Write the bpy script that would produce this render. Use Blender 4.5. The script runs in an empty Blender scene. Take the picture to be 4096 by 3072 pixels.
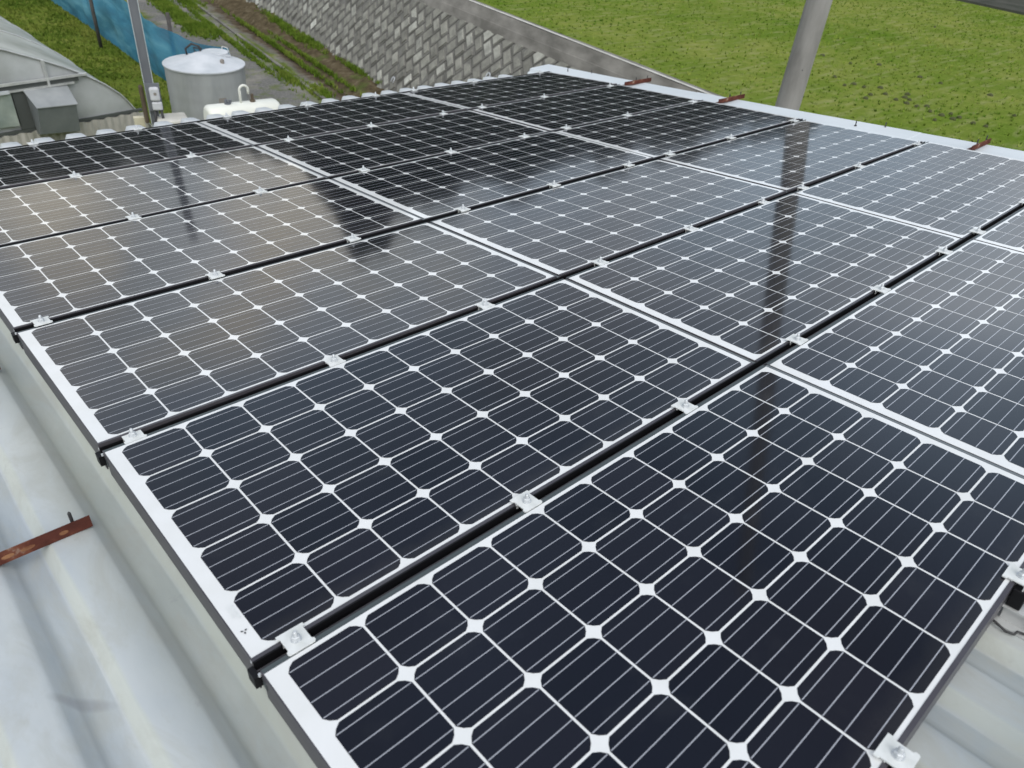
import bpy, bmesh, math, random
from mathutils import Vector, Matrix, noise
random.seed(7)
S = bpy.context.scene
COL = S.collection
PI = math.pi

# ------------------------------------------------------------------ camera
cam_data = bpy.data.cameras.new("camera")
cam = bpy.data.objects.new("camera", cam_data)
COL.objects.link(cam)
cam_data.sensor_width = 36.0
cam_data.lens = 25.99
cam_data.clip_start = 0.05
cam_data.clip_end = 2000
cam_data.dof.use_dof = True
cam_data.dof.focus_distance = 2.6
cam_data.dof.aperture_fstop = 5.0
R0, R1, R2 = (0.7403, -0.6665, 0.0882), (-0.3445, -0.4888, -0.8015), (0.5773, 0.5630, -0.5915)
cm = Matrix(((R0[0], -R1[0], -R2[0]), (R0[1], -R1[1], -R2[1]), (R0[2], -R1[2], -R2[2]))).to_4x4()
cm.translation = Vector((-0.2819, 0.0181, 1.1304))
cam.matrix_world = cm
S.camera = cam
S.render.resolution_x, S.render.resolution_y = 1024, 768

# ------------------------------------------------------------------ sky (overcast) and sun
W = bpy.data.worlds.new("World")
S.world = W
W.use_nodes = True
wt = W.node_tree
wt.nodes.clear()
SUN_EL, SUN_AZ = math.radians(48), math.radians(205)

def N(t, kind, **kw):
    n = t.nodes.new(kind)
    for k, v in kw.items():
        setattr(n, k, v)
    return n

def setin(n, **kw):
    for k, v in kw.items():
        n.inputs[k.replace('_', ' ')].default_value = v

def mixc(t, fac, a, b, mode='MIX'):
    m = N(t, 'ShaderNodeMix', data_type='RGBA', blend_type=mode)
    for idx, v in ((0, fac), (6, a), (7, b)):
        if isinstance(v, (int, float)):
            m.inputs[idx].default_value = v
        elif isinstance(v, tuple):
            m.inputs[idx].default_value = v if len(v) == 4 else v + (1,)
        else:
            t.links.new(v, m.inputs[idx])
    return m.outputs[2]

def mth(t, op, a, b=None, c=None, clamp=False):
    m = N(t, 'ShaderNodeMath', operation=op)
    m.use_clamp = clamp
    for i, v in enumerate((a, b, c)):
        if v is None:
            continue
        if isinstance(v, (int, float)):
            m.inputs[i].default_value = v
        else:
            t.links.new(v, m.inputs[i])
    return m.outputs[0]

def ramp(t, fac, stops, interp='LINEAR'):
    r = N(t, 'ShaderNodeValToRGB')
    r.color_ramp.interpolation = interp
    el = r.color_ramp.elements
    while len(el) < len(stops):
        el.new(0.5)
    for e, (p, c) in zip(el, stops):
        e.position = p
        e.color = c if len(c) == 4 else c + (1,)
    t.links.new(fac, r.inputs[0])
    return r.outputs[0]

sky = N(wt, 'ShaderNodeTexSky', sky_type='NISHITA')
sky.sun_disc = False
sky.sun_elevation = SUN_EL
sky.sun_rotation = SUN_AZ
tc = N(wt, 'ShaderNodeTexCoord')
sep = N(wt, 'ShaderNodeSeparateXYZ')
wt.links.new(tc.outputs['Generated'], sep.inputs[0])
# cloud deck: brightness by height above the horizon, broken by soft cloud noise
cl = ramp(wt, sep.outputs[2], [(0.0, (6.0, 6.9, 7.9)), (0.17, (8.0, 8.8, 9.7)), (0.28, (10.4, 11.3, 12.3)), (0.35, (11.6, 12.5, 13.6)), (0.40, (7.6, 8.7, 10.0)), (0.50, (5.0, 6.0, 7.2)), (0.58, (3.5, 4.2, 5.3)), (0.68, (2.3, 2.8, 3.7)), (0.85, (2.0, 2.4, 3.3)), (1.0, (4.6, 5.1, 6.2))])
nz = N(wt, 'ShaderNodeTexNoise')
setin(nz, Scale=2.3, Detail=3.0, Roughness=0.45, Distortion=0.3)
wt.links.new(tc.outputs['Generated'], nz.inputs['Vector'])
br = mth(wt, 'MULTIPLY_ADD', nz.outputs[0], 1.9, 0.03)
cv = N(wt, 'ShaderNodeCombineColor')
for i in range(3):
    wt.links.new(br, cv.inputs[i])
cl = mixc(wt, 1.0, cl, cv.outputs[0], 'MULTIPLY')
nz2 = N(wt, 'ShaderNodeTexNoise')
setin(nz2, Scale=3.1, Detail=2.0)
wt.links.new(tc.outputs['Generated'], nz2.inputs['Vector'])
hue = ramp(wt, nz2.outputs[0], [(.4, (.90, .99, 1.05)), (.62, (1.03, 1.0, .97))])
cl = mixc(wt, 1.0, cl, hue, 'MULTIPLY')
# warmer break in the clouds towards the north-north-east, low down
dotn = N(wt, 'ShaderNodeVectorMath', operation='DOT_PRODUCT')
wt.links.new(tc.outputs['Generated'], dotn.inputs[0])
dotn.inputs[1].default_value = (math.sin(math.radians(14)) * 0.95, math.cos(math.radians(14)) * 0.95, 0.31)
wm = mth(wt, 'MULTIPLY_ADD', dotn.outputs['Value'], 9.0, -8.1, clamp=True)
wm = mth(wt, 'MULTIPLY', wm, ramp(wt, sep.outputs[2], [(.31, (1, 1, 1)), (.39, (0, 0, 0))]))
nz3 = N(wt, 'ShaderNodeTexNoise')
setin(nz3, Scale=5.5, Detail=2.5, Roughness=0.5)
wt.links.new(tc.outputs['Generated'], nz3.inputs['Vector'])
wm = mth(wt, 'MULTIPLY', wm, ramp(wt, nz3.outputs[0], [(.40, (.25, .25, .25)), (.58, (1, 1, 1))]))
cl = mixc(wt, wm, cl, (17.0, 15.4, 12.2))
# brighter sky behind the camera (south-west) that lights the roof
dots = N(wt, 'ShaderNodeVectorMath', operation='DOT_PRODUCT')
wt.links.new(tc.outputs['Generated'], dots.inputs[0])
dots.inputs[1].default_value = (-0.55, -0.6, 0.58)
bs = mth(wt, 'MULTIPLY_ADD', dots.outputs['Value'], 1.8, -0.35, clamp=True)
cl = mixc(wt, bs, cl, (20.0, 20.2, 20.4))
mixs = mixc(wt, 0.9, sky.outputs[0], cl)
bg = N(wt, 'ShaderNodeBackground')
bg.inputs[1].default_value = 0.1
wt.links.new(mixs, bg.inputs[0])
wo = N(wt, 'ShaderNodeOutputWorld')
wt.links.new(bg.outputs[0], wo.inputs[0])

sd = bpy.data.lights.new("sun", 'SUN')
sd.energy = 0.85
sd.angle = math.radians(25)
sd.color = (1.0, 0.97, 0.92)
sun = bpy.data.objects.new("sun", sd)
COL.objects.link(sun)
sdir = Vector((math.sin(SUN_AZ) * math.cos(SUN_EL), math.cos(SUN_AZ) * math.cos(SUN_EL), math.sin(SUN_EL)))
sun.rotation_euler = sdir.to_track_quat('Z', 'Y').to_euler()
S.view_settings.view_transform = 'Standard'
S.view_settings.look = 'None'
S.view_settings.exposure = 0.0
S.view_settings.gamma = 1.0

# ------------------------------------------------------------------ materials
def mat(name, base=(.5, .5, .5), rough=.6, metal=0.0, spec=.5, coat=0.0, coat_rough=.05, coat_ior=1.5, build=None, bump=None):
    m = bpy.data.materials.new(name)
    m.use_nodes = True
    t = m.node_tree
    b = t.nodes['Principled BSDF']
    b.inputs['Base Color'].default_value = base + (1,)
    b.inputs['Roughness'].default_value = rough
    b.inputs['Metallic'].default_value = metal
    b.inputs['Specular IOR Level'].default_value = spec
    b.inputs['Coat Weight'].default_value = coat
    b.inputs['Coat Roughness'].default_value = coat_rough
    b.inputs['Coat IOR'].default_value = coat_ior
    if build:
        build(t, b)
    if bump:
        sc, st, dist = bump
        nz = tnoise(t, sc, 5)
        bp = N(t, 'ShaderNodeBump')
        setin(bp, Strength=st, Distance=dist)
        t.links.new(nz, bp.inputs['Height'])
        t.links.new(bp.outputs[0], b.inputs['Normal'])
    return m

def tobj(t):
    return N(t, 'ShaderNodeTexCoord').outputs['Object']

def tnoise(t, scale, detail=4, rough=.55, vec=None, stretch=None, dist=0.0):
    n = N(t, 'ShaderNodeTexNoise')
    setin(n, Scale=scale, Detail=float(detail), Roughness=rough, Distortion=dist)
    v = vec or tobj(t)
    if stretch:
        mp = N(t, 'ShaderNodeMapping')
        mp.inputs['Scale'].default_value = stretch
        t.links.new(v, mp.inputs[0])
        v = mp.outputs[0]
    t.links.new(v, n.inputs['Vector'])
    return n.outputs[0]

def var(c1, c2, scale, detail=4, lo=.35, hi=.65, stretch=None, extra=None):
    def f(t, b):
        r = ramp(t, tnoise(t, scale, detail, stretch=stretch), [(lo, c1), (hi, c2)])
        if extra:
            r = extra(t, r)
        t.links.new(r, b.inputs['Base Color'])
    return f

def isl(t):
    return N(t, 'ShaderNodeNewGeometry').outputs['Random Per Island']

GR = 0.035
def cell_build(t, b):
    r = ramp(t, isl(t), [(0, (.006, .007, .012)), (1, (.013, .013, .019))])
    orr = N(t, 'ShaderNodeObjectInfo').outputs['Random']
    r = mixc(t, 1.0, r, ramp(t, orr, [(0, (.7, .74, .82)), (1, (1.3, 1.22, 1.15))]), 'MULTIPLY')
    sv = N(t, 'ShaderNodeSeparateXYZ')
    t.links.new(tobj(t), sv.inputs[0])
    edge = ramp(t, mth(t, 'ADD', sv.outputs[1], mth(t, 'MULTIPLY', tnoise(t, 14, 4, .7), .05)), [(.02, (1, 1, 1)), (.075, (0, 0, 0))])
    r = mixc(t, mth(t, 'MULTIPLY', edge, .06), r, (.22, .21, .18))
    spots = ramp(t, tnoise(t, 2.6, 3, .5), [(.70, (0, 0, 0)), (.78, (1, 1, 1))])
    r = mixc(t, mth(t, 'MULTIPLY', spots, .09), r, (.22, .30, .36))
    dust = ramp(t, tnoise(t, 5.0, 5, .6), [(.56, (0, 0, 0)), (.78, (1, 1, 1))])
    r = mixc(t, mth(t, 'MULTIPLY', dust, .035), r, (.25, .26, .25))
    t.links.new(r, b.inputs['Base Color'])
    cr = mth(t, 'MULTIPLY_ADD', tnoise(t, 3.0, 3), .05, .05)
    t.links.new(cr, b.inputs['Coat Roughness'])
M_cell = mat('silicon_cell', rough=.6, spec=.0, coat=1.0, coat_ior=1.5, build=cell_build)
def back_build(t, b):
    r = ramp(t, tnoise(t, 9, 4), [(.3, (.72, .73, .74)), (.75, (.65, .66, .655))])
    t.links.new(r, b.inputs['Base Color'])
M_back = mat('white_backsheet', rough=.5, spec=.2, coat=1.0, coat_rough=.05, build=back_build)
M_bus = mat('silver_busbar', (.40, .41, .45), rough=.45, metal=.3, coat=1.0, coat_rough=.05)
M_frame = mat('anodised_frame', rough=.42, metal=.55, build=var((.085, .078, .092), (.12, .115, .125), 6, stretch=(1, 1, 30)))
M_lip = mat('grey_frame_lip', (.15, .17, .18), rough=.5, metal=.2)
M_rail = mat('black_rail', rough=.5, spec=.25, build=var((.004, .004, .005), (.008, .008, .010), 20, stretch=(1, 30, 30)))
M_ridge = mat('rail_ridge', (.085, .08, .085), rough=.4, metal=.4)
M_clamp = mat('white_clamp', rough=.45, spec=.4, build=var((.66, .68, .68), (.56, .58, .57), 40))
M_bolt = mat('galvanised_bolt', rough=.45, metal=.35, build=var((.50, .53, .55), (.62, .64, .66), 120))
M_ink = mat('dark_print', (.05, .055, .06), rough=.6)
M_faint = mat('faint_print', (.66, .69, .69), rough=.6)

def roof_build(t, b):
    v = tobj(t)
    sx = N(t, 'ShaderNodeSeparateXYZ')
    t.links.new(v, sx.inputs[0])
    u = sx.outputs[0]
    base = ramp(t, tnoise(t, 1.6, 5, .6, stretch=(1.5, .6, 1)), [(.3, (.36, .40, .44)), (.5, (.45, .48, .49)), (.72, (.56, .575, .555))])
    # yellowish weathering along the foot of each rib (paint rubbed through)
    ph = mth(t, 'FRACT', mth(t, 'MULTIPLY_ADD', u, 1 / .195, .235 / .195))
    ph = mth(t, 'ADD', ph, mth(t, 'MULTIPLY_ADD', tnoise(t, 4, 3, stretch=(1, .6, 1)), .10, -.05))
    yl = ramp(t, ph, [(.0, (0, 0, 0)), (.03, (.9, .9, .9)), (.12, (.9, .9, .9)), (.16, (0, 0, 0))])
    base = mixc(t, mth(t, 'MULTIPLY', yl, .42), base, (.48, .50, .40))
    # dirt washed into the valleys, in long streaks
    st = tnoise(t, 2.2, 5, .65, stretch=(4, .7, 1))
    vv = ramp(t, ph, [(.50, (0, 0, 0)), (.62, (1, 1, 1)), (.98, (1, 1, 1)), (1.0, (.3, .3, .3))])
    dm = mth(t, 'MULTIPLY', vv, ramp(t, st, [(.32, (0, 0, 0)), (.72, (1, 1, 1))]))
    base = mixc(t, mth(t, 'MULTIPLY', dm, .75), base, (.25, .29, .32))
    fl = ramp(t, ph, [(.68, (0, 0, 0)), (.715, (1, 1, 1)), (.74, (1, 1, 1)), (.80, (0, 0, 0))])  # dirt line on each rib flank, also painting in its shading
    base = mixc(t, mth(t, 'MULTIPLY', fl, .35), base, (.20, .22, .22))
    # the strip that drains beside the panels is dirtier and greener
    near = ramp(t, mth(t, 'MULTIPLY_ADD', u, 1.0, .5), [(.28, (0, 0, 0)), (.41, (.9, .9, .9)), (.50, (.7, .7, .7)), (.62, (.3, .3, .3)), (.75, (0, 0, 0))])
    gm = mth(t, 'MULTIPLY', near, mth(t, 'MULTIPLY_ADD', tnoise(t, 3.0, 5, .6, stretch=(3, .7, 1)), .9, .15))
    base = mixc(t, gm, base, (.30, .325, .28))
    fr_ = ramp(t, mth(t, 'MULTIPLY_ADD', sx.outputs[1], 1.0, .5), [(.30, (1, 1, 1)), (.52, (0, 0, 0))])  # shade in front of the panels, painted into the sheet as a grey-green tone
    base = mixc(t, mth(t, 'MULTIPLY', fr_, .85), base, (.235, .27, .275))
    sm = ramp(t, tnoise(t, 3.2, 6, .7, stretch=(2.2, .9, 1), dist=.8), [(.46, (0, 0, 0)), (.62, (1, 1, 1))])
    base = mixc(t, mth(t, 'MULTIPLY', sm, .42), base, (.33, .335, .30))
    sm2 = ramp(t, tnoise(t, 24, 4, .7, stretch=(1, .4, 1)), [(.58, (0, 0, 0)), (.75, (1, 1, 1))])
    base = mixc(t, mth(t, 'MULTIPLY', sm2, .18), base, (.30, .28, .22))
    du = mth(t, 'MULTIPLY_ADD', u, 1 / .036, .283 / .036)
    dv = mth(t, 'MULTIPLY_ADD', mth(t, 'ADD', sx.outputs[1], mth(t, 'MULTIPLY', u, .82)), 1 / .016, -.836 / .016)
    dd = mth(t, 'ADD', mth(t, 'MULTIPLY', du, du), mth(t, 'MULTIPLY', dv, dv))
    ov = ramp(t, mth(t, 'MULTIPLY', dd, .5), [(.15, (1, 1, 1)), (1.0, (0, 0, 0))])
    base = mixc(t, mth(t, 'MULTIPLY', ov, .38), base, (.17, .17, .18))
    ev = ramp(t, mth(t, 'MULTIPLY', sx.outputs[1], .1), [(.500, (0, 0, 0)), (.515, (1, 1, 1))])
    base = mixc(t, ev, base, (.76, .78, .79))
    bl = ramp(t, tnoise(t, 11, 4, .7), [(.66, (0, 0, 0)), (.74, (1, 1, 1))])
    base = mixc(t, mth(t, 'MULTIPLY', bl, .22), base, (.22, .22, .22))
    t.links.new(base, b.inputs['Base Color'])
    bp = N(t, 'ShaderNodeBump')
    setin(bp, Strength=.25, Distance=.01)
    t.links.new(tnoise(t, 5, 5, stretch=(2, 1, 1)), bp.inputs['Height'])
    t.links.new(bp.outputs[0], b.inputs['Normal'])
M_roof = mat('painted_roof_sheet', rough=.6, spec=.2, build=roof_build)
M_flash = mat('white_flashing', rough=.5, spec=.35, build=var((.57, .61, .64), (.50, .54, .57), 2.2, stretch=(1, .5, 1)))
M_wallb = mat('shed_cladding', rough=.7, build=var((.48, .47, .43), (.38, .37, .34), 3))
def rust_build(t, b):
    r = ramp(t, tnoise(t, 14, 6, .65), [(.3, (.05, .016, .012)), (.5, (.085, .026, .018)), (.62, (.14, .05, .03)), (.72, (.30, .23, .18))])
    t.links.new(r, b.inputs['Base Color'])
M_rust = mat('rusty_steel', rough=.85, spec=.2, build=rust_build, bump=(60, .5, .003))
M_slot = mat('rust_slot', rough=.95, build=var((.13, .045, .02), (.30, .15, .07), 30))
M_dark = mat('dark_steel', (.03, .03, .032), rough=.6)

def green_build(lo, mid, hi, sc=.9):
    def f(t, b):
        g = tnoise(t, sc, 5, .6)
        r = ramp(t, g, [(.32, lo), (.5, mid), (.68, hi)])
        r2 = ramp(t, isl(t), [(0, (.75, .75, .75)), (1, (1.2, 1.2, 1.2))])
        t.links.new(mixc(t, 1.0, r, r2, 'MULTIPLY'), b.inputs['Base Color'])
    return f
M_paddyblade = mat('paddy_blades', rough=.8, spec=.02, build=green_build((.075, .15, .014), (.135, .205, .025), (.22, .255, .055), .9))
M_grassblade = mat('meadow_blades', rough=.8, spec=.02, build=green_build((.055, .11, .015), (.13, .18, .028), (.23, .24, .06), .6))
M_weed = mat('weed_blades', rough=.8, spec=.05, build=green_build((.075, .13, .015), (.12, .19, .025), (.19, .235, .045), 1.5))
def paddy_build(t, b):
    a = mth(t, 'MULTIPLY_ADD', tnoise(t, .16, 4, .6), .7, mth(t, 'MULTIPLY_ADD', tnoise(t, .75, 7, .72), .75, -.22))
    r = ramp(t, a, [(.34, (.085, .15, .016)), (.5, (.135, .185, .032)), (.66, (.20, .225, .055))])
    fi = tnoise(t, 9, 4, .7)
    r = mixc(t, ramp(t, fi, [(.35, (.4, .4, .4)), (.6, (0, 0, 0))]), r, (.08, .12, .02))
    st = ramp(t, tnoise(t, 3.0, 3, .5, stretch=(.5, 2.5, 1)), [(.5, (0, 0, 0)), (.72, (.4, .4, .4))])
    r = mixc(t, st, r, (.30, .29, .15))
    t.links.new(r, b.inputs['Base Color'])
M_paddy = mat('paddy_soil_and_shoots', rough=.9, spec=.0, build=paddy_build, bump=(14, .8, .04))

def ground_build(t, b):
    v = tobj(t)
    sx = N(t, 'ShaderNodeSeparateXYZ')
    t.links.new(v, sx.inputs[0])
    X, Y = sx.outputs[0], sx.outputs[1]
    s = mth(t, 'SUBTRACT', X, mth(t, 'MULTIPLY', mth(t, 'SUBTRACT', Y, 16.7), .15))
    s = mth(t, 'ADD', s, mth(t, 'MULTIPLY_ADD', tnoise(t, 1.1, 5, .6), .9, -.45))
    k = mth(t, 'MULTIPLY', s, 1 / 12.0)
    grav = ramp(t, tnoise(t, 26, 4, .7), [(.35, (.11, .11, .105)), (.5, (.16, .158, .15)), (.7, (.24, .235, .22))])
    grav = mixc(t, ramp(t, tnoise(t, .9, 4, .6), [(.5, (0, 0, 0)), (.66, (.6, .6, .6))]), grav, (.30, .28, .24))
    dirt = ramp(t, tnoise(t, 5, 5, .65), [(.3, (.045, .036, .024)), (.5, (.09, .072, .05)), (.7, (.16, .135, .10))])
    gra = ramp(t, tnoise(t, 1.3, 5, .65), [(.3, (.065, .11, .018)), (.5, (.14, .185, .03)), (.7, (.23, .25, .06))])
    gra = mixc(t, ramp(t, tnoise(t, 10, 4, .7), [(.4, (.6, .6, .6)), (.62, (0, 0, 0))]), gra, (.06, .07, .02))
    f1 = ramp(t, k, [(6.9 / 12, (1, 1, 1)), (7.15 / 12, (0, 0, 0))])
    r = mixc(t, f1, grav, gra)
    f2 = ramp(t, k, [(8.75 / 12, (0, 0, 0)), (8.95 / 12, (.9, .9, .9)), (9.15 / 12, (.9, .9, .9)), (9.3 / 12, (0, 0, 0))])
    pt = ramp(t, tnoise(t, .8, 4, .6), [(.36, (0, 0, 0)), (.48, (1, 1, 1))])
    grs = ramp(t, tnoise(t, 2.4, 6, .7), [(.52, (0, 0, 0)), (.66, (.55, .55, .55))])
    r = mixc(t, grs, r, gra)
    r = mixc(t, mth(t, 'MULTIPLY', f2, pt), r, gra)
    f3 = ramp(t, k, [(9.2 / 12, (0, 0, 0)), (9.45 / 12, (1, 1, 1))])
    r = mixc(t, f3, r, dirt)
    t.links.new(r, b.inputs['Base Color'])
M_ground = mat('yard_ground', rough=.95, spec=.0, build=ground_build, bump=(9, .7, .04))
def bank_build(t, b):
    dirt = ramp(t, tnoise(t, 5, 5, .65), [(.3, (.05, .04, .025)), (.55, (.10, .08, .05)), (.75, (.17, .145, .10))])
    gra = ramp(t, tnoise(t, 6, 5, .65), [(.3, (.05, .10, .015)), (.65, (.10, .17, .03))])
    r = mixc(t, ramp(t, tnoise(t, .55, 4, .6), [(.60, (0, 0, 0)), (.70, (.8, .8, .8))]), dirt, gra)
    t.links.new(r, b.inputs['Base Color'])
M_bank = mat('earth_bank', rough=.95, spec=.0, build=bank_build, bump=(12, .8, .05))

def block_build(t, b):
    r = ramp(t, isl(t), [(0, (.19, .187, .172)), (.45, (.245, .242, .222)), (.8, (.29, .288, .265)), (.93, (.37, .37, .345)), (1, (.48, .48, .455))])
    w = ramp(t, tnoise(t, 3.2, 6, .7), [(.35, (.6, .6, .58)), (.6, (1.05, 1.05, 1.0)), (.75, (1.3, 1.3, 1.25))])
    t.links.new(mixc(t, 1.0, r, w, 'MULTIPLY'), b.inputs['Base Color'])
M_blockb = mat('block_border', rough=.95, spec=.15, build=var((.12, .118, .108), (.18, .177, .163), 2.5, 5), bump=(25, .6, .01))
M_block = mat('weathered_block', rough=.9, spec=.2, build=block_build, bump=(25, .6, .01))
M_joint = mat('block_joint', rough=.95, build=var((.055, .055, .048), (.095, .092, .082), 5))
M_conc = mat('weathered_concrete', rough=.9, spec=.2, build=var((.125, .12, .108), (.23, .22, .20), 1.6, 6, stretch=(1, 1, 2.5)), bump=(30, .3, .008))
M_conclight = mat('pale_concrete_top', rough=.9, build=var((.42, .41, .37), (.55, .54, .50), 3, 5))
def pole_build(t, b):
    r = ramp(t, tnoise(t, 2.2, 5, .6, stretch=(1.2, 1.2, .35)), [(.35, (.16, .155, .145)), (.5, (.24, .235, .22)), (.66, (.30, .295, .28))])
    t.links.new(r, b.inputs['Base Color'])
M_pole = mat('pole_concrete', rough=.85, build=pole_build, bump=(40, .25, .004))
M_asph = mat('old_asphalt', rough=1.0, spec=.0, build=var((.05, .055, .045), (.085, .085, .075), 1.2, 5))
M_film = mat('greenhouse_film', rough=.4, spec=.45, build=var((.27, .285, .245), (.44, .455, .42), 1.3, 6, stretch=(1, 1, 1.4)))
M_film2 = mat('end_wall_film', rough=.45, spec=.4, build=var((.30, .315, .31), (.46, .48, .49), 1.1, 6))
M_filmg = mat('green_tinted_film', rough=.5, build=var((.20, .24, .22), (.31, .35, .32), 3, 5))
M_pipe = mat('galvanised_pipe', rough=.4, metal=.4, build=var((.50, .51, .51), (.62, .63, .62), 8))
M_slate = mat('corrugated_skirt', rough=.85, build=var((.33, .32, .29), (.44, .42, .39), 4, 5, stretch=(3, 3, 1)))
M_fanhood = mat('fan_hood_plastic', rough=.6, build=var((.125, .14, .148), (.17, .185, .19), 3, 4))
M_hoodtop = mat('fan_hood_top', rough=.5, build=var((.24, .255, .26), (.31, .325, .33), 3, 4))
M_gap = mat('dark_recess', (.07, .078, .075), rough=.9)
def net_build(t, b):
    r = ramp(t, tnoise(t, 1.2, 5, .6, stretch=(1, .5, 2.2), dist=.6), [(.28, (.03, .13, .23)), (.5, (.05, .21, .33)), (.72, (.13, .35, .47))])
    t.links.new(r, b.inputs['Base Color'])
    tr = N(t, 'ShaderNodeBsdfTransparent')
    ms = N(t, 'ShaderNodeMixShader')
    ms.inputs[0].default_value = .86
    t.links.new(tr.outputs[0], ms.inputs[1])
    t.links.new(b.outputs[0], ms.inputs[2])
    t.links.new(ms.outputs[0], t.nodes['Material Output'].inputs['Surface'])
M_net = mat('blue_netting', rough=.9, spec=.1, build=net_build)
M_stake = mat('dark_wood_stake', rough=.85, build=var((.045, .042, .04), (.08, .075, .07), 6))
M_steelpost = mat('painted_steel_post', rough=.55, metal=.2, build=var((.115, .125, .145), (.17, .18, .20), 3, stretch=(1, 1, .4)))
M_steeledge = mat('bright_post_edge', rough=.5, build=var((.36, .40, .42), (.48, .51, .53), 5))
M_meter = mat('meter_plastic', rough=.45, build=var((.46, .47, .50), (.54, .55, .58), 8))
M_brown = mat('brown_board', rough=.8, build=var((.06, .045, .03), (.10, .075, .05), 6))
def tank_build(t, b):
    r = ramp(t, tnoise(t, 2.0, 5, .6, stretch=(1.2, 1.2, .3)), [(.3, (.25, .265, .27)), (.5, (.33, .345, .35)), (.7, (.40, .415, .42))])
    t.links.new(r, b.inputs['Base Color'])
M_tank = mat('tank_steel', rough=.45, metal=.25, build=tank_build)
M_tanktop = mat('tank_lid_paint', rough=.45, build=var((.42, .45, .48), (.58, .60, .63), 2.5, 5))
M_cream = mat('cream_enamel', rough=.35, spec=.5, build=var((.72, .73, .67), (.64, .65, .60), 2.5, 4))
M_nameplate = mat('worn_nameplate', (.22, .20, .18), rough=.7)
M_timber = mat('pale_timber', rough=.8, build=var((.45, .42, .30), (.55, .52, .40), 5))
def hill_build(t, b):
    r = ramp(t, tnoise(t, .25, 6, .7), [(.3, (.006, .009, .004)), (.55, (.012, .017, .007)), (.75, (.022, .03, .012))])
    t.links.new(r, b.inputs['Base Color'])
M_hill = mat('wooded_hillside', rough=.95, spec=.05, build=hill_build)

# ------------------------------------------------------------------ mesh helpers
class MB:
    def __init__(s):
        s.v, s.f = [], []
    def add(s, vs, fs):
        o = len(s.v)
        s.v += [tuple(v) for v in vs]
        s.f += [tuple(i + o for i in f) for f in fs]
        return s
    def box(s, x0, x1, y0, y1, z0, z1):
        return s.add([(x0, y0, z0), (x1, y0, z0), (x1, y1, z0), (x0, y1, z0), (x0, y0, z1), (x1, y0, z1), (x1, y1, z1), (x0, y1, z1)],
                     [(3, 2, 1, 0), (4, 5, 6, 7), (0, 1, 5, 4), (1, 2, 6, 5), (2, 3, 7, 6), (3, 0, 4, 7)])
    def obox(s, c, ax, ay, az):
        c, ax, ay, az = map(Vector, (c, ax, ay, az))
        vs = [c + a * ax + b * ay + d * az for d in (-1, 1) for a, b in ((-1, -1), (1, -1), (1, 1), (-1, 1))]
        return s.add(vs, [(3, 2, 1, 0), (4, 5, 6, 7), (0, 1, 5, 4), (1, 2, 6, 5), (2, 3, 7, 6), (3, 0, 4, 7)])
    def prism(s, poly, z0, z1):
        n = len(poly)
        vs = [(x, y, z0) for x, y in poly] + [(x, y, z1) for x, y in poly]
        fs = [tuple(reversed(range(n))), tuple(range(n, 2 * n))] + [(i, (i + 1) % n, n + (i + 1) % n, n + i) for i in range(n)]
        return s.add(vs, fs)
    def lathe(s, prof, n=24, c=(0, 0), cap=True):
        vs, fs = [], []
        for r, z in prof:
            for i in range(n):
                a = 2 * PI * i / n
                vs.append((c[0] + r * math.cos(a), c[1] + r * math.sin(a), z))
        for k in range(len(prof) - 1):
            for i in range(n):
                j = (i + 1) % n
                fs.append((k * n + i, k * n + j, (k + 1) * n + j, (k + 1) * n + i))
        if cap:
            fs.append(tuple(reversed(range(n))))
            fs.append(tuple(range((len(prof) - 1) * n, len(prof) * n)))
        return s.add(vs, fs)
    def tube(s, pts, r, n=8):
        pts = [Vector(p) for p in pts]
        vs, fs = [], []
        up = Vector((0.12, 0.31, 0.94)).normalized()
        for k, p in enumerate(pts):
            d = (pts[min(k + 1, len(pts) - 1)] - pts[max(k - 1, 0)]).normalized()
            a = d.cross(up)
            if a.length < .05:
                a = d.cross(Vector((1, 0, 0)))
            a.normalize()
            b2 = d.cross(a).normalized()
            rr = r[k] if isinstance(r, (list, tuple)) else r
            for i in range(n):
                t_ = 2 * PI * i / n
                vs.append(p + a * (rr * math.cos(t_)) + b2 * (rr * math.sin(t_)))
        for k in range(len(pts) - 1):
            for i in range(n):
                j = (i + 1) % n
                fs.append((k * n + i, (k + 1) * n + i, (k + 1) * n + j, k * n + j))
        fs.append(tuple(range(n)))
        fs.append(tuple(reversed(range((len(pts) - 1) * n, len(pts) * n))))
        return s.add(vs, fs)
    def grid(s, pts, nx, ny):
        fs = [(j * nx + i, j * nx + i + 1, (j + 1) * nx + i + 1, (j + 1) * nx + i) for j in range(ny - 1) for i in range(nx - 1)]
        return s.add(pts, fs)
    def mesh(s, name, m, smooth=False):
        me = bpy.data.meshes.new(name)
        me.from_pydata(s.v, [], s.f)
        for mm in (m if isinstance(m, (list, tuple)) else [m]):
            me.materials.append(mm)
        if smooth:
            me.shade_smooth()
            if smooth != 'all':
                me.set_sharp_from_angle(angle=math.radians(40))
        me.update()
        return me
    def build(s, name, m, parent=None, smooth=False, bevel=0, loc=None):
        o = bpy.data.objects.new(name, s.mesh(name, m, smooth))
        COL.objects.link(o)
        if parent:
            o.parent = parent
        if loc:
            o.location = loc
        if bevel:
            bv = o.modifiers.new('bevel', 'BEVEL')
            bv.width = bevel
            bv.segments = 2
            bv.limit_method = 'ANGLE'
        return o

def tag(o, label=None, cat=None, group=None, kind=None):
    for k, v in (('label', label), ('category', cat), ('group', group), ('kind', kind)):
        if v:
            o[k] = v
    return o

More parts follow.
